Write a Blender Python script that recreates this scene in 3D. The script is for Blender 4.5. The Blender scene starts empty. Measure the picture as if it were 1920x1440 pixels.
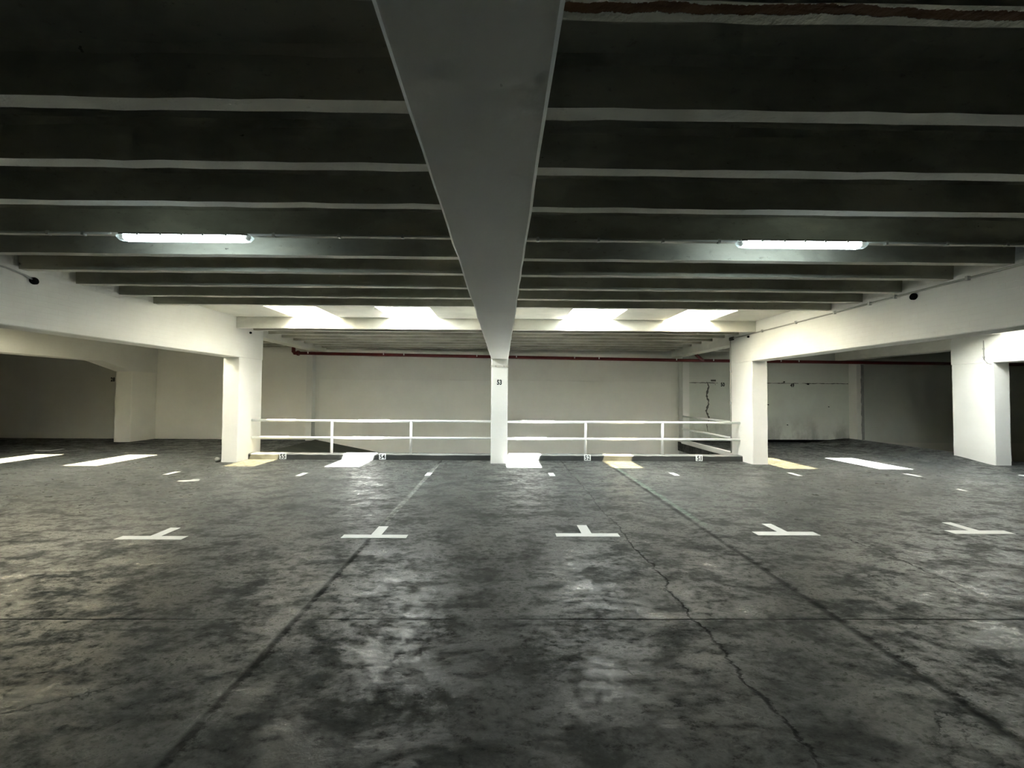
import bpy, bmesh, math, random
from mathutils import Vector, Matrix, noise

random.seed(7)
scene = bpy.context.scene
COL = scene.collection

# ------------------------------------------------------------------ camera
# world: X to the side, Y into the depth of the hall, Z up, metres; camera above the floor at the origin
F_PX, CX = 730.0, 951.0
cam_d = bpy.data.cameras.new('camera')
cam = bpy.data.objects.new('camera', cam_d)
COL.objects.link(cam)
cam_d.sensor_width = 36.0
cam_d.lens = F_PX / 1920.0 * 36.0
cam_d.shift_x = (960.0 - CX) / 1920.0
cam_d.clip_start = 0.05
cam.matrix_world = (Matrix.Translation((0, 0, 1.606)) @ Matrix.Rotation(-0.011, 4, 'Z')
                    @ Matrix.Rotation(math.radians(90) + math.atan(18 / 730), 4, 'X')
                    @ Matrix.Rotation(0.0065, 4, 'Z'))
scene.camera = cam

# ------------------------------------------------------------------ light and exposure
world = bpy.data.worlds.new('sky')
scene.world = world
world.use_nodes = True
bgn = world.node_tree.nodes['Background']
bgn.inputs['Color'].default_value = (0.80, 0.90, 1.0, 1)
bgn.inputs['Strength'].default_value = 6.0

SUN_DIR = Vector((-0.39, 0.37, -1.0)).normalized()
sun_d = bpy.data.lights.new('sun_offscreen', 'SUN')
sun_d.energy = 82.0
sun_d.angle = math.radians(0.6)
sun_d.color = (1.0, 0.98, 0.94)
sun = bpy.data.objects.new('sun_offscreen', sun_d)
COL.objects.link(sun)
sun.rotation_euler = SUN_DIR.to_track_quat('-Z', 'Y').to_euler()
sun.location = (6, 0, 12)

scene.view_settings.view_transform = 'Standard'
scene.view_settings.look = 'None'
scene.view_settings.exposure = 2.6
scene.view_settings.gamma = 1.0
scene.view_settings.use_curve_mapping = False
cy = scene.cycles
cy.max_bounces = 13
cy.diffuse_bounces = 12
cy.glossy_bounces = 4
cy.transmission_bounces = 6
cy.transparent_max_bounces = 12
cy.sample_clamp_indirect = 40.0
cy.caustics_reflective = False
cy.caustics_refractive = False
cy.use_denoising = True
cy.use_adaptive_sampling = True
cy.adaptive_threshold = 0.03

# ------------------------------------------------------------------ node helpers
class NT:
    def __init__(self, name):
        self.m = bpy.data.materials.new(name)
        self.m.use_nodes = True
        self.t = self.m.node_tree
        self.bsdf = self.t.nodes['Principled BSDF']
        self.out = self.t.nodes['Material Output']
        self._pos = None

    def n(self, typ, **kw):
        nd = self.t.nodes.new(typ)
        for k, v in kw.items():
            setattr(nd, k, v)
        return nd

    def link(self, a, b):
        self.t.links.new(a, b)

    def put(self, inp, v):
        if hasattr(v, 'is_linked') or isinstance(v, bpy.types.NodeSocket):
            self.link(v, inp)
        else:
            inp.default_value = v

    def pos(self):
        if self._pos is None:
            self._pos = self.n('ShaderNodeNewGeometry').outputs['Position']
        return self._pos

    def mapped(self, scale=(1, 1, 1), loc=(0, 0, 0)):
        mp = self.n('ShaderNodeMapping')
        mp.inputs['Scale'].default_value = scale
        mp.inputs['Location'].default_value = loc
        self.link(self.pos(), mp.inputs['Vector'])
        return mp.outputs['Vector']

    def noise(self, scale, detail=4, rough=0.55, vec=None, dist=0.0):
        nd = self.n('ShaderNodeTexNoise')
        nd.inputs['Scale'].default_value = scale
        nd.inputs['Detail'].default_value = detail
        nd.inputs['Roughness'].default_value = rough
        nd.inputs['Distortion'].default_value = dist
        self.link(vec if vec is not None else self.pos(), nd.inputs['Vector'])
        return nd.outputs['Fac']

    def ramp(self, fac, stops):
        nd = self.n('ShaderNodeValToRGB')
        el = nd.color_ramp.elements
        while len(el) < len(stops):
            el.new(0.5)
        for e, (p, c) in zip(el, stops):
            e.position = p
            e.color = (c, c, c, 1) if isinstance(c, (int, float)) else (*c, 1)
        self.link(fac, nd.inputs['Fac'])
        return nd.outputs['Color']

    def math(self, op, a, b=0.0, clamp=False):
        nd = self.n('ShaderNodeMath', operation=op, use_clamp=clamp)
        self.put(nd.inputs[0], a)
        self.put(nd.inputs[1], b)
        return nd.outputs[0]

    def mix(self, fac, a, b, mode='MIX'):
        nd = self.n('ShaderNodeMixRGB', blend_type=mode)
        self.put(nd.inputs[0], fac)
        for i, v in ((1, a), (2, b)):
            if isinstance(v, tuple):
                v = (*v, 1) if len(v) == 3 else v
            self.put(nd.inputs[i], v)
        return nd.outputs[0]

    def axis(self, k):
        s = self.n('ShaderNodeSeparateXYZ')
        self.link(self.pos(), s.inputs[0])
        return s.outputs[k]

    def band(self, coord, centre, half, soft):
        """1 on a line at coord == centre, falling to 0"""
        d = self.math('ABSOLUTE', self.math('SUBTRACT', coord, centre))
        mr = self.n('ShaderNodeMapRange')
        self.link(d, mr.inputs['Value'])
        mr.inputs['From Min'].default_value = half
        mr.inputs['From Max'].default_value = half + soft
        mr.inputs['To Min'].default_value = 1.0
        mr.inputs['To Max'].default_value = 0.0
        return mr.outputs['Result']

    def bump(self, height, strength=0.3, dist=0.01):
        b = self.n('ShaderNodeBump')
        b.inputs['Strength'].default_value = strength
        b.inputs['Distance'].default_value = dist
        self.link(height, b.inputs['Height'])
        self.link(b.outputs['Normal'], self.bsdf.inputs['Normal'])

    def finish(self, color, rough=0.6, spec=0.5, metal=0.0):
        if isinstance(color, tuple):
            color = (*color, 1)
        self.put(self.bsdf.inputs['Base Color'], color)
        self.put(self.bsdf.inputs['Roughness'], rough)
        self.put(self.bsdf.inputs['Specular IOR Level'], spec)
        self.put(self.bsdf.inputs['Metallic'], metal)
        return self.m


def mat_plain(name, col, rough=0.5, spec=0.4, metal=0.0, var=0.12):
    t = NT(name)
    f = t.noise(9.0, 3)
    c = t.mix(f, tuple(x * (1 - var) for x in col), tuple(min(1, x * (1 + var)) for x in col))
    return t.finish(c, rough, spec, metal)


def mat_white_paint(name, col=(0.75, 0.75, 0.72), dirt=(0.47, 0.46, 0.42), amount=1.0, brick=True, grime=False):
    t = NT(name)
    big = t.noise(0.9, 5, 0.6)
    c = t.mix(t.ramp(big, [(0.35, 0.0), (0.75, 0.35 * amount)]), col, dirt)
    small = t.noise(14, 4, 0.7)
    c = t.mix(t.ramp(small, [(0.62, 0.0), (0.8, 0.22 * amount)]), c, dirt)
    specks = t.noise(34, 2, 0.5)
    c = t.mix(t.ramp(specks, [(0.79, 0.0), (0.81, 0.6 * amount)]), c, (0.12, 0.11, 0.10))
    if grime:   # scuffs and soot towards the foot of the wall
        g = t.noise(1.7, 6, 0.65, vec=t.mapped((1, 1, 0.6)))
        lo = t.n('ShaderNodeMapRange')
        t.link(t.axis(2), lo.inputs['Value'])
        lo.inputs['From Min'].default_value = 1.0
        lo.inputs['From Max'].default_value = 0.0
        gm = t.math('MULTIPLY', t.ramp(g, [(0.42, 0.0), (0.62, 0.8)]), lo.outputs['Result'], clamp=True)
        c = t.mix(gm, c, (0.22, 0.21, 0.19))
    h = t.noise(22, 5, 0.7)
    if brick:
        bt = t.n('ShaderNodeTexBrick')
        bt.inputs['Scale'].default_value = 1.0
        bt.inputs['Brick Width'].default_value = 0.24
        bt.inputs['Row Height'].default_value = 0.075
        bt.inputs['Mortar Size'].default_value = 0.006
        bt.inputs['Mortar Smooth'].default_value = 0.6
        s = t.n('ShaderNodeSeparateXYZ')
        t.link(t.pos(), s.inputs[0])
        cb = t.n('ShaderNodeCombineXYZ')
        t.link(t.math('ADD', s.outputs[0], s.outputs[1]), cb.inputs[0])
        t.link(s.outputs[2], cb.inputs[1])
        t.link(cb.outputs[0], bt.inputs['Vector'])
        h = t.math('SUBTRACT', t.math('MULTIPLY', h, 0.6), t.math('MULTIPLY', bt.outputs['Fac'], 0.28))
        c = t.mix(t.math('MULTIPLY', bt.outputs['Fac'], 0.07 * amount), c, dirt)
    t.bump(h, 0.35, 0.006)
    return t.finish(c, 0.62, 0.3)


def mat_raw_concrete(name, lo=(0.29, 0.285, 0.24), hi=(0.44, 0.43, 0.365), white=0.0):
    t = NT(name)
    a = t.noise(1.4, 7, 0.66, vec=t.mapped((0.6, 1.4, 1.5)))
    c = t.mix(t.ramp(a, [(0.32, 0.0), (0.68, 1.0)]), lo, hi)
    # pour patches: broad areas of other tone with fairly sharp borders
    b = t.noise(1.1, 3, 0.45, vec=t.mapped((0.9, 1.2, 2.2), (3, 1, 2)))
    c = t.mix(t.ramp(b, [(0.49, 0.0), (0.53, 0.30), (0.64, 0.34), (0.67, 0.05)]), c, tuple(x * 0.62 for x in lo))
    c = t.mix(t.ramp(b, [(0.30, 0.45), (0.40, 0.0)]), c, (min(1, hi[0] * 1.12), hi[1] * 1.02, hi[2] * 0.92))
    # pits and grit
    sp = t.noise(17, 5, 0.75, vec=t.mapped((0.7, 1.0, 1.2)))
    c = t.mix(t.ramp(sp, [(0.60, 0.0), (0.72, 0.6)]), c, tuple(x * 0.42 for x in lo))
    mk = t.noise(9.5, 3, 0.6, vec=t.mapped((0.7, 1.3, 1.3), (1, 6, 4)))
    c = t.mix(t.ramp(mk, [(0.735, 0.0), (0.75, 0.75)]), c, (0.035, 0.032, 0.027))
    if white:
        c = t.mix(t.ramp(a, [(0.3, white), (0.75, white * 0.55)]), c, (0.70, 0.69, 0.62))
    t.bump(sp, 0.5, 0.008)
    return t.finish(c, 0.85, 0.2)


# ------------------------------------------------------------------ materials
M = {}
M['white'] = mat_white_paint('white_painted_concrete', brick=False, amount=0.7)
M['whitebrick'] = mat_white_paint('white_painted_brick', amount=1.0)
M['wall'] = mat_white_paint('aged_wall_paint', (0.78, 0.77, 0.72), (0.54, 0.53, 0.48), 1.0, brick=True)
M['plaster'] = mat_white_paint('aged_plaster', (0.80, 0.79, 0.74), (0.58, 0.57, 0.53), 0.9, brick=False)
M['walldirty'] = mat_white_paint('scuffed_brick', (0.66, 0.68, 0.62), (0.46, 0.47, 0.43), 1.2, brick=True)
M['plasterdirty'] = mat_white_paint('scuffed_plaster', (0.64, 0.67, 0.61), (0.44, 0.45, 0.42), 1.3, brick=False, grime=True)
M['concrete'] = mat_raw_concrete('raw_concrete')
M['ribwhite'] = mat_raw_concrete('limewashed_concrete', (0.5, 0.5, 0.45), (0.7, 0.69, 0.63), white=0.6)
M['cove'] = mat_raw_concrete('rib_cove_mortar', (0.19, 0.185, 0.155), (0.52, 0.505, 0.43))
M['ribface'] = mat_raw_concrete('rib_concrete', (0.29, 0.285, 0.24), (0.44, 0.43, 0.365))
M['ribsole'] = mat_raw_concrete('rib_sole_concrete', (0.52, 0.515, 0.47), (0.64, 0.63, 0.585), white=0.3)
M['rail'] = mat_plain('white_gloss_paint', (0.82, 0.83, 0.82), 0.35, 0.5, var=0.04)
M['markpaint'] = mat_plain('white_road_paint', (0.52, 0.53, 0.51), 0.6, 0.3, var=0.06)
M['black'] = mat_plain('black_plastic', (0.003, 0.003, 0.003), 0.85, 0.15)
M['ink'] = mat_plain('dark_lettering', (0.008, 0.009, 0.012), 0.7, 0.2)
M['plate'] = mat_plain('white_plate', (0.80, 0.81, 0.80), 0.4, var=0.03)
M['red'] = mat_plain('red_pipe_paint', (0.13, 0.014, 0.012), 0.4, var=0.2)
M['galv'] = mat_plain('galvanised_steel', (0.42, 0.42, 0.41), 0.45, 0.5, 0.5)
M['conduit'] = mat_plain('painted_conduit', (0.36, 0.36, 0.33), 0.5)
M['rust'] = mat_plain('rusty_iron', (0.10, 0.042, 0.022), 0.8, var=0.35)
M['stone'] = mat_raw_concrete('stone', (0.10, 0.10, 0.09), (0.24, 0.235, 0.22))
M['lampbase'] = mat_plain('lamp_housing', (0.10, 0.085, 0.07), 0.5)


def mat_floor():
    t = NT('worn_dark_concrete')
    n1 = t.noise(0.5, 8, 0.66, vec=t.mapped((1.0, 0.8, 1)))
    n2 = t.noise(2.6, 10, 0.74, vec=t.mapped((0.85, 1.35, 1), (5, 2, 0)), dist=0.25)
    n3 = t.noise(13, 6, 0.78, vec=t.mapped((0.8, 1.3, 1)))
    tone = t.math('ADD', t.math('MULTIPLY', n1, 0.58), t.math('MULTIPLY', n2, 0.42))
    c = t.ramp(tone, [(0.36, (0.033, 0.0345, 0.032)), (0.46, (0.053, 0.055, 0.051)), (0.54, (0.069, 0.071, 0.066)), (0.66, (0.115, 0.116, 0.108))])
    c = t.mix(t.ramp(n3, [(0.33, 0.7), (0.46, 0.0)]), c, (0.015, 0.015, 0.0135))
    c = t.mix(t.ramp(n3, [(0.60, 0.0), (0.74, 0.35)]), c, (0.16, 0.157, 0.145))
    oil = t.noise(0.8, 6, 0.66, vec=t.mapped((0.7, 1.1, 1), (9, 4, 0)), dist=0.3)
    c = t.mix(t.ramp(oil, [(0.55, 0.0), (0.72, 0.5)]), c, (0.016, 0.0165, 0.016))
    # construction joints and wandering cracks
    wv_ = t.math('SUBTRACT', n2, 0.5)
    x = t.math('ADD', t.axis(0), t.math('ADD', t.math('MULTIPLY', wv_, 0.09), t.math('MULTIPLY', t.math('SUBTRACT', n3, 0.5), 0.06)))
    xc = t.math('ADD', t.axis(0), t.math('MULTIPLY', t.math('ADD', wv_, t.math('MULTIPLY', t.math('SUBTRACT', oil, 0.5), 1.4)), 0.22))
    y = t.math('ADD', t.axis(1), t.math('MULTIPLY', wv_, 0.02))
    gap = t.ramp(n2, [(0.42, 1.0), (0.62, 0.55)])
    j1 = t.math('MULTIPLY', t.band(x, -1.45, 0.014, 0.028), gap)
    j2 = t.math('MULTIPLY', t.band(x, 2.42, 0.014, 0.05), gap)
    j3 = t.math('MULTIPLY', t.band(xc, 1.40, 0.005, 0.012), gap)
    j4 = t.math('MULTIPLY', t.band(xc, 3.9, 0.002, 0.011), t.ramp(n1, [(0.46, 0.0), (0.54, 1.0)]))
    j5 = t.math('MULTIPLY', t.band(y, 2.81, 0.003, 0.006), t.ramp(oil, [(0.36, 0.1), (0.50, 0.9)]))
    vo = t.n('ShaderNodeTexVoronoi', feature='DISTANCE_TO_EDGE')
    vo.inputs['Scale'].default_value = 1.3
    wv = t.n('ShaderNodeVectorMath', operation='ADD')
    t.link(t.mapped((1, 1, 0)), wv.inputs[0])
    cb = t.n('ShaderNodeCombineXYZ')
    t.link(n2, cb.inputs[0])
    t.link(oil, cb.inputs[1])
    t.link(cb.outputs[0], wv.inputs[1])
    t.link(wv.outputs[0], vo.inputs['Vector'])
    crk = t.math('MULTIPLY', t.ramp(vo.outputs['Distance'], [(0.0, 1.0), (0.010, 0.0)]), t.ramp(n1, [(0.50, 0.0), (0.60, 0.9)]))
    joints = j1
    for j in (j2, j3, j4, j5, crk):
        joints = t.math('MAXIMUM', joints, j)
    c = t.mix(t.math('MULTIPLY', joints, 0.7), c, (0.013, 0.013, 0.012))
    # faded line paint on the two long joints
    yb = t.n('ShaderNodeMapRange')
    t.link(t.axis(1), yb.inputs['Value'])
    yb.inputs['From Min'].default_value = 4.6
    yb.inputs['From Max'].default_value = 5.2
    far = t.n('ShaderNodeMapRange')
    t.link(t.axis(1), far.inputs['Value'])
    far.inputs['From Min'].default_value = 9.0
    far.inputs['From Max'].default_value = 8.8
    keep = t.math('MULTIPLY', yb.outputs[0], far.outputs[0])
    worn = t.math('MULTIPLY', keep, t.ramp(n3, [(0.40, 0.0), (0.58, 0.55)]))
    c = t.mix(t.math('MULTIPLY', t.band(t.axis(0), -1.45, 0.03, 0.02), worn), c, (0.30, 0.31, 0.28))
    c = t.mix(t.math('MULTIPLY', t.band(t.axis(0), 2.5, 0.03, 0.02), worn), c, (0.20, 0.28, 0.22))
    pol = t.math('ADD', t.math('MULTIPLY', n2, 0.6), t.math('MULTIPLY', n3, 0.4))
    r = t.ramp(pol, [(0.38, 0.80), (0.50, 0.42), (0.60, 0.20)])
    r = t.math('MAXIMUM', r, t.math('MULTIPLY', joints, 0.8))
    h = t.math('ADD', t.math('MULTIPLY', n3, 0.35), n2)
    h = t.math('SUBTRACT', h, t.math('MULTIPLY', joints, 0.8))
    t.bump(h, 0.38, 0.014)
    sp = t.math('MULTIPLY', t.ramp(pol, [(0.46, 0.022), (0.61, 0.20)]), t.math('SUBTRACT', 1.0, t.math('MULTIPLY', joints, 0.8)))
    return t.finish(c, r, sp)


M['floor'] = mat_floor()
M['kerb'] = mat_raw_concrete('kerb_paint_dark', (0.028, 0.030, 0.029), (0.05, 0.052, 0.05))
M['kerbtop'] = mat_raw_concrete('kerb_top_worn', (0.16, 0.16, 0.15), (0.26, 0.26, 0.245))
M['ramp'] = mat_raw_concrete('ramp_asphalt', (0.028, 0.032, 0.025), (0.055, 0.06, 0.046))


def mat_spall():
    t = NT('spalled_rib_sole')
    n1 = t.noise(3.0, 8, 0.75, vec=t.mapped((1.0, 0.8, 0.2)))
    yy = t.math('ADD', t.axis(1), t.math('MULTIPLY', t.math('SUBTRACT', n1, 0.5), 0.09))
    b = t.band(yy, 1.482, 0.019, 0.003)
    c = t.mix(b, (0.62, 0.61, 0.54), (0.13, 0.075, 0.042))
    t.bump(t.math('SUBTRACT', t.noise(24, 4), b), 0.6, 0.02)
    return t.finish(c, 0.9, 0.1)


M['spall'] = mat_spall()


def mat_pane(name, tint, clear, white):
    t = NT(name)
    t.t.nodes.remove(t.bsdf)
    tr = t.n('ShaderNodeBsdfTransparent')
    tr.inputs['Color'].default_value = (*tint, 1)
    tl = t.n('ShaderNodeBsdfTranslucent')
    tl.inputs['Color'].default_value = (*white, 1)
    gl = t.n('ShaderNodeBsdfGlossy')
    gl.inputs['Roughness'].default_value = 0.08
    m1 = t.n('ShaderNodeMixShader')
    dust = t.noise(3, 4)
    t.link(t.ramp(dust, [(0.3, max(0, 1 - clear - 0.05)), (0.8, min(1, 1 - clear + 0.05))]), m1.inputs[0])
    t.link(tr.outputs[0], m1.inputs[1])
    t.link(tl.outputs[0], m1.inputs[2])
    m2 = t.n('ShaderNodeMixShader')
    m2.inputs[0].default_value = 0.05
    t.link(m1.outputs[0], m2.inputs[1])
    t.link(gl.outputs[0], m2.inputs[2])
    t.link(m2.outputs[0], t.out.inputs['Surface'])
    return t.m


M['clear'] = mat_pane('clear_acrylic', (0.93, 0.96, 0.96), 0.90, (0.9, 0.95, 1.0))
M['tint'] = mat_pane('yellowed_acrylic', (1.0, 0.90, 0.66), 0.60, (0.5, 0.49, 0.46))
M['frost'] = mat_pane('yellowed_frosted_acrylic', (1.0, 0.86, 0.52), 0.15, (0.45, 0.44, 0.415))


def mat_emit(name, col, strength):
    t = NT(name)
    t.t.nodes.remove(t.bsdf)
    e = t.n('ShaderNodeEmission')
    e.inputs['Color'].default_value = (*col, 1)
    e.inputs['Strength'].default_value = strength
    t.link(e.outputs[0], t.out.inputs['Surface'])
    return t.m


M['tube'] = mat_emit('lit_fluorescent_cover', (0.80, 0.97, 1.0), 8.0)


def mat_clear_plastic():
    t = NT('clear_end_cap')
    return_m = t.finish((0.85, 0.9, 0.9), 0.2, 0.5)
    t.bsdf.inputs['Alpha'].default_value = 0.55
    return return_m


M['cap'] = mat_clear_plastic()


# ------------------------------------------------------------------ mesh helpers
def obj(name, bm, mats, parent=None, smooth=False):
    me = bpy.data.meshes.new(name)
    bmesh.ops.recalc_face_normals(bm, faces=bm.faces)
    bm.to_mesh(me)
    bm.free()
    for m in (mats if isinstance(mats, (list, tuple)) else [mats]):
        me.materials.append(M[m])
    if smooth:
        for p in me.polygons:
            p.use_smooth = True
    o = bpy.data.objects.new(name, me)
    COL.objects.link(o)
    if parent is not None:
        o.parent = parent
    return o


def tag(o, label=None, cat=None, group=None, kind=None):
    for k, v in (('label', label), ('category', cat), ('group', group), ('kind', kind)):
        if v:
            o[k] = v
    return o


def empty(name, loc=(0, 0, 0)):
    o = bpy.data.objects.new(name, None)
    o.empty_display_size = 0.1
    o.location = loc
    COL.objects.link(o)
    return o


def box(bm, x0, x1, y0, y1, z0, z1, mat=0):
    vs = [bm.verts.new(p) for p in ((x0, y0, z0), (x1, y0, z0), (x1, y1, z0), (x0, y1, z0),
                                    (x0, y0, z1), (x1, y0, z1), (x1, y1, z1), (x0, y1, z1))]
    fs = []
    for q in ((0, 3, 2, 1), (4, 5, 6, 7), (0, 1, 5, 4), (1, 2, 6, 5), (2, 3, 7, 6), (3, 0, 4, 7)):
        f = bm.faces.new([vs[i] for i in q])
        f.material_index = mat
        fs.append(f)
    return vs, fs


def loft(bm, rings, mats=None, caps=True, closed=True):
    """rings: lists of points with the same count; mats: material index per side of the ring"""
    rv = [[bm.verts.new(p) for p in r] for r in rings]
    n = len(rv[0])
    for a, b in zip(rv, rv[1:]):
        for i in range(n if closed else n - 1):
            j = (i + 1) % n
            f = bm.faces.new((a[i], a[j], b[j], b[i]))
            if mats:
                f.material_index = mats[i]
    if caps and closed:
        bm.faces.new(list(reversed(rv[0])))
        bm.faces.new(rv[-1])
    return rv


def jit(a):
    return random.uniform(-a, a)


def prism_y(bm, x0, x1, z0, z1, y0, y1, step=0.2, j=0.004, bev=0.012):
    """bar along Y with slightly uneven, chipped lower arrises"""
    n = max(1, int((y1 - y0) / step))
    rings = []
    for k in range(n + 1):
        y = y0 + (y1 - y0) * k / n
        a, b = jit(j), jit(j)
        rings.append([(x0 + a, y, z0 + bev), (x0 + bev + a, y, z0 + jit(j * 0.4)), (x1 - bev + b, y, z0 + jit(j * 0.4)),
                      (x1 + b, y, z0 + bev), (x1, y, z1), (x0, y, z1)])
    loft(bm, rings)


def tube(bm, pts, r, seg=10, caps=True):
    """round bar through pts"""
    pts = [Vector(p) for p in pts]
    rings = []
    for i, p in enumerate(pts):
        d = (pts[min(i + 1, len(pts) - 1)] - pts[max(i - 1, 0)]).normalized()
        up = Vector((0, 0, 1)) if abs(d.z) < 0.95 else Vector((0, 1, 0))
        a = d.cross(up).normalized()
        b = a.cross(d).normalized()
        rings.append([p + (a * math.cos(2 * math.pi * k / seg) + b * math.sin(2 * math.pi * k / seg)) * r for k in range(seg)])
    loft(bm, rings, caps=caps)


# ------------------------------------------------------------------ main dimensions
XL, XLo = -6.05, -6.43           # inner and outer face of the white beam row on the ramp side
XC0, XC1 = -0.275, 0.12          # middle beam row
XR, XRo = 5.80, 6.17             # next beam row
XLL, XLLo = -11.75, -12.28       # outermost rows seen
XRR, XRRo = 11.50, 11.90
YC0, YC1 = 9.00, 9.85            # columns
YB = 13.35                       # far wall
Z_BEAM, Z_RIB, Z_PAN = 2.40, 3.12, 3.375
X_MIN, X_MAX, Y_MIN = -18.5, 18.5, -9.0
RAMP_X0, RAMP_X1 = -6.35, 6.0
SKY_Y0, SKY_Y1 = 6.95, 8.852      # roof-light strip
SKY_X = [(-10.5, -9.43), (-8.15, -7.08), (-4.75, -3.73), (-2.55, -1.47), (1.39, 2.49), (3.70, 4.73), (7.5, 8.57), (9.6, 10.67)]
Z_SKYPAN, Z_ROOF, Z_SHAFT = 3.31, 3.60, 4.20

# ------------------------------------------------------------------ floor
bm = bmesh.new()
box(bm, X_MIN, X_MAX, 0.6, 9.60, -0.30, 0.0)
box(bm, X_MIN, RAMP_X0, 9.60, YB, -0.30, 0.0)
box(bm, RAMP_X1 + 0.02, XRRo, 9.60, YB, -0.30, 0.0)
floor = tag(obj('floor', bm, 'floor'), 'worn dark concrete garage floor with cracks and joints', 'floor', kind='structure')

bm = bmesh.new()
box(bm, X_MIN, X_MAX, Y_MIN, 0.6, -0.30, 0.0)
tag(obj('floor_aisle', bm, 'floor'), 'worn dark concrete drive lane across from the railings', 'floor', kind='structure')

# gentle rise of the floor against the pillar beside the far dark ramp
bm = bmesh.new()
nx, ny = 14, 14
gx0, gx1, gy0, gy1 = 10.3, 11.95, 8.95, YB - 0.02
vv = []
for i in range(nx + 1):
    row = []
    for k in range(ny + 1):
        fx, fy = i / nx, k / ny
        x = gx0 + (gx1 - gx0) * fx
        y = gy0 + (gy1 - gy0) * (fy ** 1.6)
        sx = fx * fx * (3 - 2 * fx)
        ty = min(1.0, (y - gy0) / 0.95)
        sy = ty * ty * (3 - 2 * ty)
        row.append(bm.verts.new((x, y, 0.002 + 0.135 * sx * sy)))
    vv.append(row)
for i in range(nx):
    for k in range(ny):
        bm.faces.new((vv[i][k], vv[i + 1][k], vv[i + 1][k + 1], vv[i][k + 1]))
g = bmesh.ops.extrude_face_region(bm, geom=list(bm.faces))
for v in [e for e in g['geom'] if isinstance(e, bmesh.types.BMVert)]:
    v.co.z = -0.05
obj('floor_rise', bm, 'floor', floor, smooth=True)

# ramp going down between the rows, and the lower level it leads to
bm = bmesh.new()
sl = 0.195
xe = RAMP_X0 + 2.9 / sl
loft(bm, [[(RAMP_X0, 9.60, -0.001), (xe, 9.60, -2.9), (xe, 9.60, -3.2), (RAMP_X0, 9.60, -0.30)],
          [(RAMP_X0, YB, -0.001), (xe, YB, -2.9), (xe, YB, -3.2), (RAMP_X0, YB, -0.30)]])
tag(obj('ramp_floor', bm, 'ramp'), 'dark asphalt ramp sloping down behind the white railings', 'ramp', kind='structure')
bm = bmesh.new()
box(bm, -6.6, X_MAX, 9.40, YB, -3.2, -2.9)
box(bm, -6.6, X_MAX, 9.40, 9.60, -2.9, -0.30)
box(bm, -6.6, RAMP_X0, 9.60, YB, -2.9, -0.30)
box(bm, X_MAX - 0.15, X_MAX, 9.60, YB, -2.9, 0.0)
tag(obj('floor_lower', bm, 'concrete'), 'dark lower garage level below the ramp opening', 'floor', kind='structure')

# ------------------------------------------------------------------ walls
bm = bmesh.new()
box(bm, X_MIN, X_MAX, YB, YB + 0.3, -3.2, Z_ROOF)
wall_back = tag(obj('wall_back', bm, 'wall'), 'long off-white painted brick wall behind the ramp', 'wall', kind='structure')
for nm, a, b, c, d in (('wall_left', X_MIN - 0.3, X_MIN, Y_MIN, YB + 0.3), ('wall_right', X_MAX, X_MAX + 0.3, Y_MIN, YB + 0.3),
                       ('wall_front', X_MIN - 0.3, X_MAX + 0.3, Y_MIN - 0.3, Y_MIN)):
    bm = bmesh.new()
    box(bm, a, b, c, d, -3.2, Z_ROOF)
    tag(obj(nm, bm, 'wall'), {'wall_left': 'side wall of the garage past bay 28', 'wall_right': 'side wall of the garage beyond the dark ramp',
                              'wall_front': 'garage wall facing the railings across the hall'}[nm], 'wall', kind='structure')

# lower plaster faces standing proud of the brick, with their rough upper edge
def plaster(x0, x1, z0, z1, mat, d=0.02, rough=0.006, n=60):
    bm = bmesh.new()
    top, bot = [], []
    rings = []
    for k in range(n + 1):
        x = x0 + (x1 - x0) * k / n
        zt = z1 + jit(rough)
        rings.append([(x, YB - d, z0), (x, YB + 0.01, z0), (x, YB + 0.01, zt), (x, YB - d, zt - 0.006)])
    loft(bm, rings)
    return obj('plaster_panel', bm, mat, wall_back)


plaster(-6.25, 5.78, -2.85, 2.06, 'plaster')
plaster(6.30, 11.97, 2.0, 3.12, 'walldirty', 0.008)
plaster(6.30, 11.95, 0.07, 2.02, 'plasterdirty', 0.025, 0.012)
plaster(12.24, X_MAX - 0.02, 0.0, 3.3, 'walldirty', 0.015)
plaster(-11.72, -6.6, 0.06, 3.3, 'plaster', 0.015)
# thin black strip along the foot of the wall
bm = bmesh.new()
box(bm, 6.3, 12.0, YB - 0.03, YB, 0.0, 0.085)
tag(obj('wall_foot_strip', bm, 'black'), 'black strip along the foot of the wall under number 49', 'skirting', kind='structure')

# peeled cracks on the wall: irregular dark strips a few millimetres deep
def peel(pts, w, name='peeled_crack', mat='black', y=YB - 0.027):
    bm = bmesh.new()
    rings = []
    for (x, z), ww in zip(pts, w):
        rings.append([(x - ww, y - 0.004, z), (x + ww, y - 0.004, z), (x + ww, y + 0.01, z), (x - ww, y + 0.01, z)])
    loft(bm, rings)
    return obj(name, bm, mat, wall_back)


def px_wall(px, py, y=YB):
    """photo pixel -> point on a plane of constant depth"""
    k = 0.0065
    h = 738 + (px - 942) * k
    return ((px - 942) * y / F_PX, 1.606 + (h - py) * y / F_PX)


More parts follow.
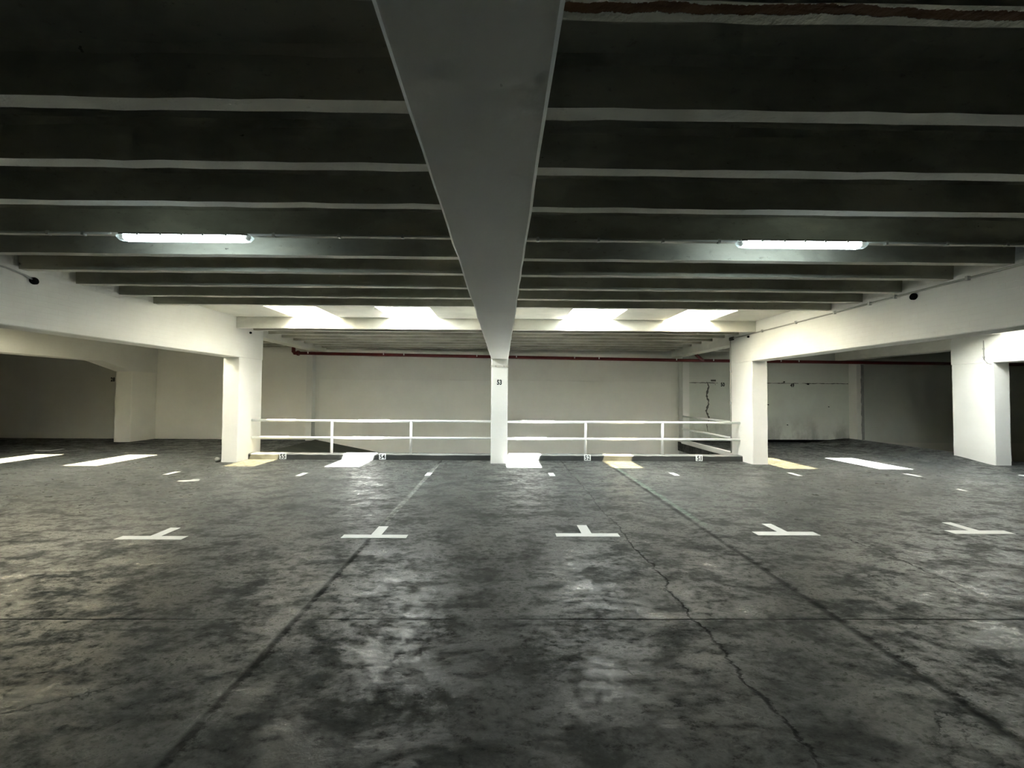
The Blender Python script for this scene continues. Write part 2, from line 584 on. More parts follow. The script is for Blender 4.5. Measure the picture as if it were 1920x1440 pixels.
M['peel'] = mat_plain('exposed_dark_mortar', (0.10, 0.10, 0.09), 0.9, var=0.4)
pts, ws = [], []
yy = 716.0
while yy < 812:
    pts.append(px_wall(1327 + 3.0 * math.sin(yy * 0.21) * random.uniform(0.2, 1), yy))
    ws.append(random.uniform(0.012, 0.05) if 722 < yy < 785 else random.uniform(0.006, 0.02))
    yy += 3
peel(pts[::-1], ws[::-1], mat='peel')
pts = [px_wall(1329 + jit(0.8), y_) for y_ in range(712, 676, -4)]
peel(pts, [random.uniform(0.01, 0.02) for _ in pts], mat='peel', y=YB - 0.002)
bm = bmesh.new()
a, b = px_wall(1334, 715), px_wall(1343, 713)
box(bm, a[0], b[0], YB - 0.03, YB, a[1], b[1] + 0.02)
obj('peeled_crack', bm, 'peel', wall_back)
pts = [px_wall(1605 + jit(1.6), y_) for y_ in range(826, 718, -5)]
peel(pts, [random.uniform(0.02, 0.05) for _ in pts], mat='peel')
for xa, xb in ((6.32, 7.4), (8.9, 10.2), (10.35, 11.93)):
    n_ = int((xb - xa) / 0.06)
    bm = bmesh.new()
    rings = []
    for k in range(n_ + 1):
        x_ = xa + (xb - xa) * k / n_
        w_ = random.uniform(0.004, 0.016)
        zz = 2.022 + jit(0.006)
        rings.append([(x_, YB - 0.029, zz - w_), (x_, YB - 0.029, zz + w_), (x_, YB + 0.005, zz + w_), (x_, YB + 0.005, zz - w_)])
    loft(bm, rings)
    obj('peeled_crack', bm, 'peel', wall_back)
for (cx_, cy_, rr) in ((1473, 716, .03), (1518, 720, .05), (1442, 759, .03), (1557, 763, .03), (1478, 797, .03), (1599, 764, .02), (1342, 721, .02)):
    x, z = px_wall(cx_, cy_)
    bm = bmesh.new()
    bmesh.ops.create_icosphere(bm, subdivisions=1, radius=rr)
    for v in bm.verts:
        v.co = Vector((v.co.x * random.uniform(0.9, 1.5) + x, v.co.y * 0.25 + YB - 0.022, v.co.z * random.uniform(.6, 1.0) + z))
    obj('wall_hole', bm, 'black', wall_back)

# ------------------------------------------------------------------ ceiling
bm = bmesh.new()
def ceiling_strip(y0, y1):
    box(bm, X_MIN, X_MAX, y0, y1, Z_PAN, Z_ROOF)
def skylight_strip(y0, y1, sky):
    xs = [X_MIN] + [v for p in sky for v in p] + [X_MAX]
    for a, b in zip(xs[0::2], xs[1::2]):
        box(bm, a, b, y0, y1, Z_SKYPAN, Z_ROOF, 1)
ceiling_strip(Y_MIN, 6.85)
box(bm, X_MIN, X_MAX, 6.85, SKY_Y0, Z_SKYPAN, Z_ROOF, 1)
skylight_strip(SKY_Y0, SKY_Y1, SKY_X)
ceiling_strip(SKY_Y1, YB)
ceiling = tag(obj('ceiling', bm, ['concrete', 'ribwhite']), 'ribbed raw concrete ceiling with pale rib soles', 'ceiling', kind='structure')

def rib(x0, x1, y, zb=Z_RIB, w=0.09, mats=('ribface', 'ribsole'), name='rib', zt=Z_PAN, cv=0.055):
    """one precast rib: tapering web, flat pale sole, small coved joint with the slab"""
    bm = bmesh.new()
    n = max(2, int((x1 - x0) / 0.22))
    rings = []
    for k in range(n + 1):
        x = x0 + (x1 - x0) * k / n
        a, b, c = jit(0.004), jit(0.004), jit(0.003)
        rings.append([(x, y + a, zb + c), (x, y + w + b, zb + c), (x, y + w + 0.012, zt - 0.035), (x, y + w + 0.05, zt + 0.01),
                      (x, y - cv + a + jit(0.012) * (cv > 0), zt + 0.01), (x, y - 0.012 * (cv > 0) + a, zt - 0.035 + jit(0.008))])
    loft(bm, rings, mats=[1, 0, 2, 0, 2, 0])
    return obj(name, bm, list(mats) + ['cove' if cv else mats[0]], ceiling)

RIB_Y = [-0.36, 0.24, 0.83, 1.42, 1.99, 2.54, 3.09, 3.72, 4.29, 4.89, 5.54, 6.16, 6.76]
BACK_Y = [9.46, 10.06, 10.66, 11.26, 11.86, 12.46, 13.02]
BAYS = [(XLL, XLo, 0.0), (XL, XC0, 0.0), (XC1, XR, 0.03), (XRo, XRR, 0.0)]
for bi, (bx0, bx1, off) in enumerate(BAYS):
    for y in RIB_Y:
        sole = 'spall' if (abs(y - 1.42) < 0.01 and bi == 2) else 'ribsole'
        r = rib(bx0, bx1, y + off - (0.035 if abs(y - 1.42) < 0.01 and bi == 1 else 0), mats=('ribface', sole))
        if sole == 'spall' and bi == 2:
            for hx in (2.55, 4.08):      # rusty bar ends poking out of the broken sole
                hb = bmesh.new()
                tube(hb, [(hx - 0.03, 1.46, Z_RIB + 0.01), (hx - 0.02, 1.465, Z_RIB - 0.02), (hx + 0.015, 1.475, Z_RIB - 0.03), (hx + 0.04, 1.47, Z_RIB - 0.012), (hx + 0.05, 1.46, Z_RIB + 0.005)], 0.007, 6)
                obj('bar_end', hb, 'rust', r)
    rib(bx0, bx1, SKY_Y1, zb=3.06, mats=('ribwhite', 'ribwhite'), zt=Z_ROOF, cv=0.0)
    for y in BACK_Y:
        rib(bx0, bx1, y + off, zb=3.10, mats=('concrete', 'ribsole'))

# ------------------------------------------------------------------ roof lights
FROSTED = {0: 2, 1: 2, 2: 1, 3: 0, 4: 0, 5: 1, 6: 1, 7: 0}
wn = 0
def roof_light(i, y0, y1, frosted, label):
    global wn
    wn += 1
    x0, x1 = SKY_X[i]
    t = 0.09
    bm = bmesh.new()
    box(bm, x0 - t, x1 + t, y0 - t, y0, Z_ROOF - 0.001, Z_SHAFT)
    box(bm, x0 - t, x1 + t, y1, y1 + t, Z_ROOF - 0.001, Z_SHAFT)
    box(bm, x0 - t, x0, y0, y1, Z_ROOF - 0.001, Z_SHAFT)
    box(bm, x1, x1 + t, y0, y1, Z_ROOF - 0.001, Z_SHAFT)
    w = tag(obj('window_%d' % wn, bm, 'white'), label, 'skylight', kind='structure')
    bm = bmesh.new()     # shallow barrel dome
    n = 10
    rings = []
    for k in range(n + 1):
        a = math.pi * k / n
        x = (x0 + x1) / 2 - math.cos(a) * ((x1 - x0) / 2 + t)
        z = Z_SHAFT + 0.16 * math.sin(a)
        rings.append([(x, y0 - t, z), (x, y1 + t, z)])
    loft(bm, rings, caps=False, closed=False)
    obj('pane', bm, ('clear', 'frost', 'tint')[frosted], w, smooth=True)
    # sampling guide for daylight through this opening (a portal, gives off nothing itself)
    p = bpy.data.lights.new('skylight_portal', 'AREA')
    p.shape = 'RECTANGLE'
    p.size, p.size_y = x1 - x0, y1 - y0
    p.cycles.is_portal = True
    po = bpy.data.objects.new('skylight_portal', p)
    po.location = ((x0 + x1) / 2, (y0 + y1) / 2, Z_SHAFT - 0.005)
    COL.objects.link(po)

NAMES = ['roof light over the floor beside the pillar numbered 28', 'roof light over the aisle past bay 55', 'frosted roof light above bay 55',
         'clear roof light above bay 54', 'clear roof light above bay 52', 'frosted roof light above bay 51',
         'frosted roof light over the aisle past bay 51', 'clear roof light over the aisle before wall number 49']
for i in range(8):
    roof_light(i, SKY_Y0, SKY_Y1, FROSTED[i], NAMES[i])

# ------------------------------------------------------------------ beams
def beam(x0, x1, y_end, label, mat='white', z0=Z_BEAM):
    bm = bmesh.new()
    prism_y(bm, x0, x1, z0, Z_PAN + 0.02, Y_MIN, y_end)
    return tag(obj('concrete_beam', bm, mat), label, 'beam', kind='structure')

beam(XLo, XL, YC1, 'white beam resting on the column next to bay 55', 'whitebrick')
beam(XC0, XC1, YC1 - 0.1, 'white beam running to the column numbered 53')
beam(XR, XRo, YC1, 'white beam with a conduit, resting on the column next to bay 51', 'whitebrick')
beam(XRR, XRRo, YC1, 'white beam above the wide pillar beside the dark ramp', 'whitebrick', 2.41)
# outer beam with a haunch dropping to its pillar
bm = bmesh.new()
rings = []
ys = [Y_MIN + (11.50 - Y_MIN) * k / 50 for k in range(51)] + [11.54, 11.8, 12.05, 12.3, 12.46, YB]
for y in ys:
    z = 2.50 if y <= 11.54 else 2.50 - 0.27 * min(1, (y - 11.54) / 0.92)
    a, b = jit(0.004), jit(0.004)
    rings.append([(XLLo + a, y, z + 0.01), (XLLo + 0.012 + a, y, z), (XLL - 0.012 + b, y, z), (XLL + b, y, z + 0.01), (XLL, y, Z_PAN + .02), (XLLo, y, Z_PAN + .02)])
loft(bm, rings)
tag(obj('concrete_beam', bm, 'whitebrick'), 'white beam with sloped haunch meeting the pillar near number 28', 'beam', kind='structure')
# shallower beams from the columns to the far wall
for x0, x1, zb, lab in ((XLo, XL, 2.98, 'shallow beam from the column next to bay 55 to the far wall'),
                        (XC0, XC1, 2.98, 'shallow beam from the column numbered 53 to the far wall'),
                        (XR, XRo, 2.89, 'shallow beam from the column next to bay 51 to the far wall'),
                        (XRR, XRRo, 2.80, 'shallow peeling beam from the wide pillar to the far wall')):
    bm = bmesh.new()
    prism_y(bm, x0, x1, zb, Z_PAN + 0.02, YC1 - 0.1, YB + 0.01)
    tag(obj('concrete_beam', bm, 'ribwhite'), lab, 'beam', kind='structure')

# ------------------------------------------------------------------ columns
def column(x0, x1, y0, y1, z1, label, mat='white', z0=-0.02):
    bm = bmesh.new()
    n = 14
    rings = []
    bev = 0.014
    for k in range(n + 1):
        z = z0 + (z1 - z0) * k / n
        j = 0.003
        a, b, c, d = jit(j), jit(j), jit(j), jit(j)
        rings.append([(x0 + a, y0 + bev, z), (x0 + bev + a, y0 + b, z), (x1 - bev + c, y0 + b, z), (x1 + c, y0 + bev, z),
                      (x1 + c, y1 - bev, z), (x1 - bev + c, y1 + d, z), (x0 + bev + a, y1 + d, z), (x0 + a, y1 - bev, z)])
    loft(bm, rings)
    return tag(obj('concrete_column', bm, mat), label, 'column', kind='structure')

column(XLo + 0.005, XL - 0.005, YC0, YC1, Z_BEAM + .02, 'white column beside bay 55 with a stone at its foot')
c53 = column(XC0 + 0.005, XC1 - 0.008, YC0 - 0.03, YC1 - 0.1, Z_BEAM + 0.02, 'slim white column numbered 53 between the two railings')
bm = bmesh.new()
box(bm, XC0 - 0.004, XC1 + 0.002, YC0 - 0.04, YC0 + 0.02, 2.215, 2.262)
jb = obj('joint_band', bm, 'ribsole', c53)
for bx in (-0.17, 0.02):
    bm = bmesh.new()
    bmesh.ops.create_cone(bm, cap_ends=True, segments=8, radius1=0.017, radius2=0.014, depth=0.02,
                          matrix=Matrix.Translation((bx, YC0 - 0.046, 2.24)) @ Matrix.Rotation(math.radians(90), 4, 'X'))
    obj('bolt', bm, 'galv', jb)
column(XR + 0.005, XRo - 0.005, YC0, YC1, Z_BEAM + .02, 'white column beside bay 51 with a conduit down its edge')
column(XRR + 0.005, XRRo - 0.005, YC0, YC1, 2.43, 'wide white pillar beside the dark ramp')
column(XLLo + 0.005, XLL - 0.005, 12.46, YB, 2.26, 'white pillar against the far wall next to number 28', 'plaster')
# pilasters on the far wall
def pilaster(x0, x1, y0, z0, label, mat='plaster'):
    bm = bmesh.new()
    box(bm, x0, x1, y0, YB + 0.01, z0, Z_PAN)
    return tag(obj('wall_column', bm, mat), label, 'pilaster', kind='structure')

pilaster(-6.58, -6.39, 13.10, -0.3, 'narrow pilaster on the far wall at the head of the ramp', 'white')
pilaster(6.06, 6.28, 13.05, -2.9, 'narrow pilaster on the far wall where the side railing ends', 'white')
p3 = pilaster(11.98, 12.22, 13.05, 0.0, 'peeling pilaster at the edge of the dark ramp')

# flaked strip down the edge of the last pilaster
bm = bmesh.new()
rings = []
for k in range(31):
    z = 0.12 + 2.55 * k / 30
    rings.append([(12.125 + jit(0.018), 13.046, z), (12.222, 13.046, z), (12.222, 13.06, z), (12.13, 13.06, z)])
loft(bm, rings)
M['flake'] = mat_plain('bare_grey_render', (0.30, 0.30, 0.29), 0.9, 0.2, var=0.35)
obj('flaked_strip', bm, 'flake', p3)

# ------------------------------------------------------------------ kerbs
def kerb(x0, x1, label):
    bm = bmesh.new()
    n = int((x1 - x0) / 0.12)
    rings = []
    for k in range(n + 1):
        x = x0 + (x1 - x0) * k / n
        z = 0.138 + jit(0.005)
        rings.append([(x, 9.38 + jit(0.003), -0.01), (x, 9.62, -0.01), (x, 9.62, z), (x, 9.405, z), (x, 9.385 + jit(0.004), z - 0.018)])
    loft(bm, rings, mats=[0, 0, 1, 1, 0])
    return tag(obj('concrete_kerb', bm, ['kerb', 'kerbtop']), label, 'kerb', kind='structure')

kerb(XL - 0.01, XC0 + 0.02, 'dark kerb under the railing, with plates 54 and 55')
kerb(XC1 - 0.02, XR + 0.01, 'dark kerb under the railing, with plates 51 and 52')
bm = bmesh.new()
prism_y(bm, 6.0, 6.12, -0.03, 0.10, YC1 - 0.05, 13.06)
tag(obj('concrete_kerb', bm, 'white'), 'white kerb along the ramp edge by the far pilaster', 'kerb', kind='structure')
bm = bmesh.new()
prism_y(bm, 11.84, 11.95, -0.03, 0.14, YC1, 13.06)
tag(obj('concrete_kerb', bm, 'kerbtop'), 'low kerb along the dark ramp behind the wide pillar', 'kerb', kind='structure')

# ------------------------------------------------------------------ railings
def railing(x0, x1, posts, label):
    root = empty('railing', ((x0 + x1) / 2, 9.49, 0.138))
    inv = Matrix.Translation(root.location).inverted()
    def part(name, bm):
        bmesh.ops.transform(bm, matrix=inv, verts=bm.verts)
        return obj(name, bm, 'rail', root, smooth=True)
    for z in (0.925, 0.515):
        bm = bmesh.new()
        tube(bm, [(x0, 9.49, z), ((x0 + x1) / 2, 9.49, z - 0.004), (x1, 9.49, z)], 0.031, 14)
        part('rail', bm)
    for x in posts:
        bm = bmesh.new()
        tube(bm, [(x, 9.49, 0.128), (x + 0.004, 9.49, 0.92)], 0.031, 14)
        part('post', bm)
    return tag(root, label, 'railing')

railing(XL - 0.01, XC0 + 0.01, (-4.13, -2.22), 'white tube railing between the column with the stone and the numbered column')
railing(XC1 - 0.01, XR + 0.01, (2.02, 3.90), 'white tube railing between the numbered column and the column with the conduit')
root = empty('railing', (6.06, 11.4, 0.10))
for z in (0.88, 0.46):
    bm = bmesh.new()
    tube(bm, [(0, YC1 - 0.02 - 11.4, z - 0.10 + 0.01), (0, 13.06 - 11.4, z - 0.10)], 0.031, 14)
    obj('rail', bm, 'rail', root, smooth=True)
for y in (9.95, 11.6):
    bm = bmesh.new()
    tube(bm, [(0.02, y - 11.4, -0.005), (0.02, y - 11.4, 0.78)], 0.026, 12)
    if y < 10:
        obj('post', bm, 'rail', root, smooth=True)
    else:
        bm.free()
tag(root, 'white tube railing along the ramp edge up to the far pilaster', 'railing')

# ------------------------------------------------------------------ writing
def text_bm(s, height, sx=0.74, bold=0.0065, depth=0.002):
    cu = bpy.data.curves.new('lettering', 'FONT')
    cu.body = s
    cu.align_x, cu.align_y = 'CENTER', 'CENTER'
    cu.size = height / 0.72
    cu.offset = bold * height / 0.12
    cu.extrude = depth
    cu.space_character = 1.08
    tmp = bpy.data.objects.new('lettering', cu)
    COL.objects.link(tmp)
    dg = bpy.context.evaluated_depsgraph_get()
    dg.update()
    me = tmp.evaluated_get(dg).to_mesh()
    bm = bmesh.new()
    bm.from_mesh(me)
    tmp.evaluated_get(dg).to_mesh_clear()
    bpy.data.objects.remove(tmp)
    bpy.data.curves.remove(cu)
    xs = [v.co.x for v in bm.verts]
    zs = [v.co.y for v in bm.verts]
    mx, mz = (min(xs) + max(xs)) / 2, (min(zs) + max(zs)) / 2
    k = height / (max(zs) - min(zs))
    for v in bm.verts:
        x, y, z = v.co
        v.co = Vector(((x - mx) * k * sx, -z, (y - mz) * k))
    return bm


def number(s, x, y, z, h, label, sx=0.74, name='painted_number'):
    bm = text_bm(s, h, sx)
    o = obj(name, bm, 'ink')
    o.location = (x, y, z)
    return tag(o, label, 'number')


number('53', -0.082, YC0 - 0.034, 1.865, 0.118, 'dark number 53 on the slim white column')
x, z = px_wall(1356, 721)
number('50', x, YB - 0.027, z, 0.135, 'black number 50 on the wall beside a peeled crack')
x, z = px_wall(1488, 722.5)
number('49', x, YB - 0.027, z, 0.135, 'black number 49 on the scuffed wall')
x, z = px_wall(218.5, 711.8)
number('28', x, YB - 0.003, z, 0.14, 'black number 28 on the dark wall beside the haunched pillar')

PLATE_LAB = {'55': 'white kerb plate numbered 55, beside the column with the stone', '54': 'white kerb plate numbered 54, beside the sunlit patch of kerb',
             '52': 'white kerb plate numbered 52, below a railing post', '51': 'white kerb plate numbered 51, beside the column with the conduit'}
for s, px in (('55', 535), ('54', 719), ('52', 1101), ('51', 1311)):
    x = (px - 942) * 9.38 / F_PX
    root = empty('number_plate', (x, 9.378, 0.0))
    bm = bmesh.new()
    box(bm, -0.079, 0.079, -0.012, 0.012, 0.012, 0.150)
    obj('plate', bm, 'plate', root)
    bm = text_bm(s, 0.108, 0.84, 0.004)
    d = obj('digits', bm, 'ink', root)
    d.location = (0, -0.0125, 0.081)
    tag(root, PLATE_LAB[s], 'number plate')
for px, lab in ((1635, 'small black plate on the dark wall beside the peeling pilaster'), (1785, 'small black plate on the dark wall behind the wide pillar')):
    x, z = px_wall(px, 729)
    bm = bmesh.new()
    box(bm, x - 0.06, x + 0.06, YB - 0.012, YB + 0.004, z - 0.06, z + 0.06)
    bmesh.ops.bevel(bm, geom=bm.edges[:], offset=0.004, segments=1, affect='EDGES')
    tag(obj('number_plate', bm, 'black'), lab, 'number plate')

# ------------------------------------------------------------------ floor markings
def marking(polys, label, mat='markpaint', group=None):
    bm = bmesh.new()
    for poly in polys:
        a = [bm.verts.new((x, y, 0.0005)) for x, y in poly]
        b = [bm.verts.new((x, y, 0.0030)) for x, y in poly]
        bm.faces.new(b)
        bm.faces.new(list(reversed(a)))
        n = len(poly)
        for i in range(n):
            j = (i + 1) % n
            bm.faces.new((a[i], a[j], b[j], b[i]))
    return tag(obj('floor_marking', bm, mat), label, 'floor marking', group)


def ground(px, py):
    h = 738 + (px - 942) * 0.0065
    y = F_PX * 1.606 / (py - h)
    return ((px - 942) * y / F_PX, y)


# T marks: cross bar towards the aisle, stem towards the kerb
T_PX = [(231, 357, 1006.5, 1000.2, 307, 985), (643, 760, 1005.5, 999.5, 708, 984), (1046, 1161, 1004.5, 998.5, 1101, 983.5),
        (1435, 1553, 1003.8, 997.2, 1475, 982.5), (1817, 1960, 1002.8, 996.5, 1850, 981.5)]
T_LAB = ['54 and 55', '53 and 54', '52 and 53', '51 and 52', None]
STEM_X = [-3.84, -1.42, 0.975, 3.30, 5.66]
for (a, b, yf, yb_, sx, ytop), lab, xs in zip(T_PX, T_LAB, STEM_X):
    y0 = ground((a + b) / 2, yf)[1]
    y1 = ground((a + b) / 2, yb_)[1]
    x0 = xs - 0.36
    x1 = xs + 0.36
    y2 = ground((a + b) / 2, ytop)[1]
    w = 0.058
    marking([[(x0, y0), (x1, y0), (x1, y1), (xs + w, y1), (xs + w, y2), (xs - w, y2), (xs - w, y1), (x0, y1)]],
            'white T-shaped floor marking between bays %s' % lab if lab else 'white T-shaped floor marking at the outer edge of bay 51')
D_PX = [(331, 885), (570, 888), (805, 888), (1034, 889), (1264, 889), (1492, 890), (1716, 892)]
D_LAB = ['at the outer edge of bay 55, before its white column', 'between bays 54 and 55', 'between bays 53 and 54', 'between bays 52 and 53', 'between bays 51 and 52',
         'at the outer edge of bay 51, past its white column', 'before the wide pillar beside the dark ramp']
for (px, py), lab in zip(D_PX, D_LAB):
    x, y = ground(px, py)
    marking([[(x - 0.055, y - 0.15), (x + 0.055, y - 0.15), (x + 0.055, y + 0.15), (x - 0.055, y + 0.15)]], 'short white floor dash ' + lab)
# far corner marking and worn remains of older paint
q = [ground(*p) for p in ((79, 844), (108, 844.2), (136, 840.4), (131, 839.6), (108, 842.6), (82, 842.4))]
marking([q], 'bent white floor marking in front of the dark wall of number 28')
M['worn'] = mat_plain('worn_road_paint', (0.34, 0.34, 0.32), 0.7, var=0.35)
q = [ground(*p) for p in ((340, 900.5), (352, 901.2), (381, 899.5), (384, 896.6), (372, 896.2), (366, 897.6), (345, 898.4))]
marking([q], 'worn grey remnant of paint on the floor outside bay 55', 'worn')
q = [ground(*p) for p in ((1797, 919), (1818, 922.8), (1822, 922), (1802, 917.6))]
marking([q], 'worn grey remnant of paint on the floor before the wide pillar', 'worn')
q = [ground(*p) for p in ((1917, 893), (1950, 897), (1950, 895.6), (1921, 891.6))]
marking([q], 'white floor dash past the wide pillar')

# ------------------------------------------------------------------ fluorescent lamps
def lamp(xc, label, length=1.29):
    yc, zt = 3.765, Z_RIB
    root = empty('ceiling_lamp', (xc, yc, zt))
    L = length / 2
    bm = bmesh.new()
    rings = []
    for x, s in ((-L + 0.03, 0.8), (-L + 0.06, 1), (L - 0.06, 1), (L - 0.03, 0.8)):
        rings.append([(x, -0.043 * s, 0.004), (x, 0.043 * s, 0.004), (x, 0.046 * s, -0.014), (x, -0.046 * s, -0.014)])
    loft(bm, rings)
    obj('housing', bm, 'lampbase', root)
    def section(x, s, d):
        return [(x, -0.046 * s, -0.013), (x, 0.046 * s, -0.013), (x, 0.042 * s, -0.013 - 0.030 * d), (x, 0.022 * s, -0.013 - 0.050 * d),
                (x, -0.022 * s, -0.013 - 0.050 * d), (x, -0.042 * s, -0.013 - 0.030 * d)]
    bm = bmesh.new()
    loft(bm, [section(x, 1.0, 1.0) for x in (-L + 0.085, 0, L - 0.085)])
    obj('cover', bm, 'tube', root)
    for sgn in (-1, 1):
        bm = bmesh.new()
        loft(bm, [section(sgn * (L - 0.085), 1.0, 1.0), section(sgn * (L - 0.03), 0.9, 0.95), section(sgn * L, 0.55, 0.55)])
        cap = obj('end_cap', bm, 'cap', root)
        bm = bmesh.new()
        box(bm, sgn * (L - 0.045) - 0.012, sgn * (L - 0.045) + 0.012, -0.02, 0.02, -0.045, -0.02)
        obj('tube_socket', bm, 'lampbase', cap)
    # mounting clips
    for x in (-0.42, -0.2, 0.0, 0.2, 0.42):
        bm = bmesh.new()
        box(bm, x - 0.01, x + 0.01, -0.050, -0.044, -0.024, -0.004)
        obj('clip', bm, 'galv', root)
    return tag(root, label, 'lamp')


lamp(-3.08, 'lit fluorescent ceiling lamp on the same side as the column with the stone')
lamp(2.93, 'lit fluorescent ceiling lamp on the same side as the long conduit')

# ------------------------------------------------------------------ conduits and cables
def conduit(name, pts, r, label, clips, cat='conduit', mat='conduit', clip_axis='x'):
    root = empty(name, pts[0])
    o0 = Vector(pts[0])
    bm = bmesh.new()
    tube(bm, [Vector(p) - o0 for p in pts], r, 8)
    obj('pipe', bm, mat, root, smooth=True)
    for c in clips:
        c = Vector(c) - o0
        bm = bmesh.new()
        if clip_axis == 'x':
            box(bm, c.x - 0.012, c.x + 0.012, c.y - r * 1.5, c.y + r * 1.5, c.z - r * 2.2, c.z + r * 1.3)
        else:
            box(bm, c.x - r * 1.6, c.x + r * 1.4, c.y - 0.014, c.y + 0.014, c.z - r * 1.9, c.z + r * 1.9)
        obj('clip', bm, 'galv', root)
    return tag(root, label, cat)


yc_, zc_ = 3.715, Z_RIB - 0.010
conduit('cable_conduit', [(XL, yc_, zc_), (-3.75, yc_, zc_)], 0.011, 'thin conduit from the column-55 beam to the lamp',
        [(x, yc_, zc_) for x in (-5.4, -4.85, -4.33, -4.0)])
conduit('cable_conduit', [(-2.42, yc_, zc_), (XC0, yc_, zc_)], 0.011, 'thin conduit from the lamp over bay 54 to the middle beam',
        [(x, yc_, zc_) for x in (-2.2, -1.58, -0.97)])
conduit('cable_conduit', [(XC1, yc_ + 0.03, zc_), (2.28, yc_ + 0.03, zc_)], 0.011, 'thin conduit from the middle beam to the lamp over bay 52',
        [(x, yc_ + .03, zc_) for x in (0.33, 0.92, 1.55, 2.1)])
conduit('cable_conduit', [(3.58, yc_ + 0.03, zc_), (XR, yc_ + 0.03, zc_)], 0.011, 'thin conduit from the lamp over bay 51 to the conduit beam',
        [(x, yc_ + .03, zc_) for x in (3.75, 4.35, 4.95, 5.5)])
# long conduit along the white beam and down the column edge
XW = XR - 0.020
conduit('cable_conduit', [(XW, 1.5, 3.085), (XW, 4.3, 3.085), (XW, 6.74, 3.055), (XW, 8.78, 3.04), (XW, 9.67, 3.03)], 0.014,
        'long conduit running along the white beam beside bay 51',
        [(XW, y, z) for y, z in ((3.4, 3.085), (4.0, 3.085), (4.75, 3.08), (5.65, 3.07), (6.05, 3.065), (6.7, 3.056), (7.6, 3.049), (8.6, 3.041))], clip_axis='y')
conduit('cable_conduit', [(XW, 9.815, 2.985), (XW, 9.815, 0.145)], 0.014, 'upright conduit down the edge of the column beside bay 51',
        [(XW, 9.815, z) for z in (2.2, 1.4, 0.5)], clip_axis='y')
# junction box where the conduit turns
bm = bmesh.new()
box(bm, XR - 0.05, XR, 9.672, 9.83, 2.986, 3.07)
bmesh.ops.bevel(bm, geom=bm.edges[:], offset=0.008, segments=2, affect='EDGES')
jb2 = obj('junction_box', bm, 'stone')
tag(jb2, 'small grey junction box where the conduit turns down the column', 'junction box')
# cable on the other white beam
conduit('loose_cable', [(XL + 0.013, 3.6, 3.10), (XL + 0.014, 4.5, 3.105), (XL + 0.016, 4.75, 3.095), (XL + 0.02, 4.93, 3.06), (XL + 0.02, 5.02, 3.025)], 0.012,
        'grey cable curving down to the black pipe end on the beam', [], 'cable', 'galv')
# black open pipe ends in the beams
def pipe_end(x, y, z, r, side, label):
    bm = bmesh.new()
    m = Matrix.Translation((x, y, z)) @ Matrix.Rotation(math.radians(90), 4, 'Y')
    bmesh.ops.create_cone(bm, cap_ends=True, segments=18, radius1=r, radius2=r, depth=0.03, matrix=m)
    bmesh.ops.create_cone(bm, cap_ends=True, segments=18, radius1=r * 0.72, radius2=r * 0.72, depth=0.05, matrix=m)
    return tag(obj('pipe_end', bm, 'black'), label, 'pipe end')


pipe_end(XL + 0.01, 5.04, 3.015, 0.046, 1, 'round black pipe end under a curved cable on the white beam')
pipe_end(XL + 0.01, 9.34, 3.02, 0.026, 1, 'small black pipe end above the column with the stone')
pipe_end(XR - 0.01, 5.40, 3.012, 0.046, -1, 'round black pipe end under the long conduit on the white beam')
pipe_end(XR - 0.01, 9.10, 2.985, 0.026, -1, 'small black pipe end beside the junction box on the conduit beam')
# thin drop on the wide pillar
conduit('cable_conduit', [(XRR - 0.008, 9.16, 2.95), (XRR - 0.008, 9.16, 2.50), (XRR - 0.008, 9.10, 2.40), (XRR - 0.008, 9.02, 2.37)], 0.010,
        'thin conduit dropping down the wide pillar beside the dark ramp', [(XRR - 0.008, 9.16, 2.75), (XRR - 0.008, 9.16, 2.55)], clip_axis='y')

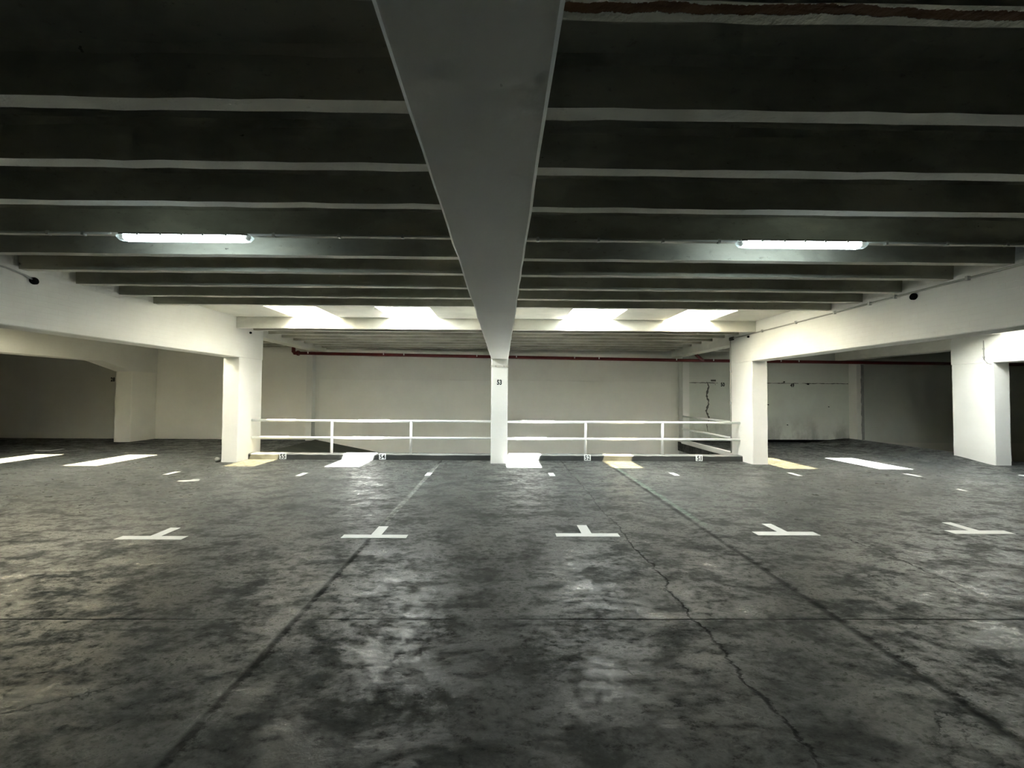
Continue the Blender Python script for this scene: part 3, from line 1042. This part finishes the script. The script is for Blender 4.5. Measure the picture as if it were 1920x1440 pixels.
# ------------------------------------------------------------------ red fire main
root = empty('red_pipe', (-6.95, 12.97, 2.9))
o0 = Vector(root.location)
def zpipe(x):
    return 2.905 - 0.0112 * (x + 6.95) if x < 6 else 2.905 - 0.0112 * 12.95 - 0.005 * (x - 6)
bm = bmesh.new()
xs = [-6.9, -3, 0, 3, 6, 10, 14, 17.8]
tube(bm, [Vector((x, 12.97, zpipe(x))) - o0 for x in xs], 0.052, 14)
obj('pipe', bm, 'red', root, smooth=True)
bm = bmesh.new()
tube(bm, [Vector((-6.86, 12.97, 2.905)) - o0, Vector((-6.93, 12.97, 2.91)) - o0, Vector((-6.955, 12.97, 2.94)) - o0, Vector((-6.955, 12.97, 3.3)) - o0], 0.06, 12)
obj('elbow', bm, 'red', root, smooth=True)
for dx in (-6.80,):
    bm = bmesh.new()
    bmesh.ops.create_cone(bm, cap_ends=True, segments=16, radius1=0.085, radius2=0.085, depth=0.05,
                          matrix=Matrix.Translation(Vector((dx, 12.97, 2.905)) - o0) @ Matrix.Rotation(math.radians(90), 4, 'Y'))
    obj('flange', bm, 'red', root)
bm = bmesh.new()
tube(bm, [Vector((6.72, 12.97, 2.76)) - o0, Vector((6.45, 12.80, 2.88)) - o0, Vector((6.30, 12.72, 2.98)) - o0], 0.05, 12)
obj('branch', bm, 'red', root, smooth=True)
for px in (579, 719, 757, 893, 967, 1076, 1122, 1268, 1338, 1466, 1500):
    x = (px - 942) * 12.97 / F_PX
    bm = bmesh.new()
    z = zpipe(x)
    box(bm, x - 0.014, x + 0.014, 12.90, 12.915, z - 0.012, z + 0.06)
    box(bm, x - 0.010, x + 0.010, 12.905, YB, z + 0.055, z + 0.075)
    bmesh.ops.transform(bm, matrix=Matrix.Translation(-o0), verts=bm.verts)
    obj('hanger', bm, 'rail', root)
tag(root, 'dark red fire pipe running along the far wall under the ceiling', 'pipe')

# ------------------------------------------------------------------ stone by the column
bm = bmesh.new()
bmesh.ops.create_icosphere(bm, subdivisions=3, radius=0.065)
for v in bm.verts:
    n_ = noise.noise(v.co * 14) * 0.018
    v.co = v.co + v.co.normalized() * n_
    v.co.z = max(v.co.z * 0.95, -0.05)
st = obj('loose_stone', bm, 'stone', smooth=True)
st.location = (-6.53, 9.04, 0.049)
tag(st, 'small loose grey stone at the foot of the white column', 'stone')
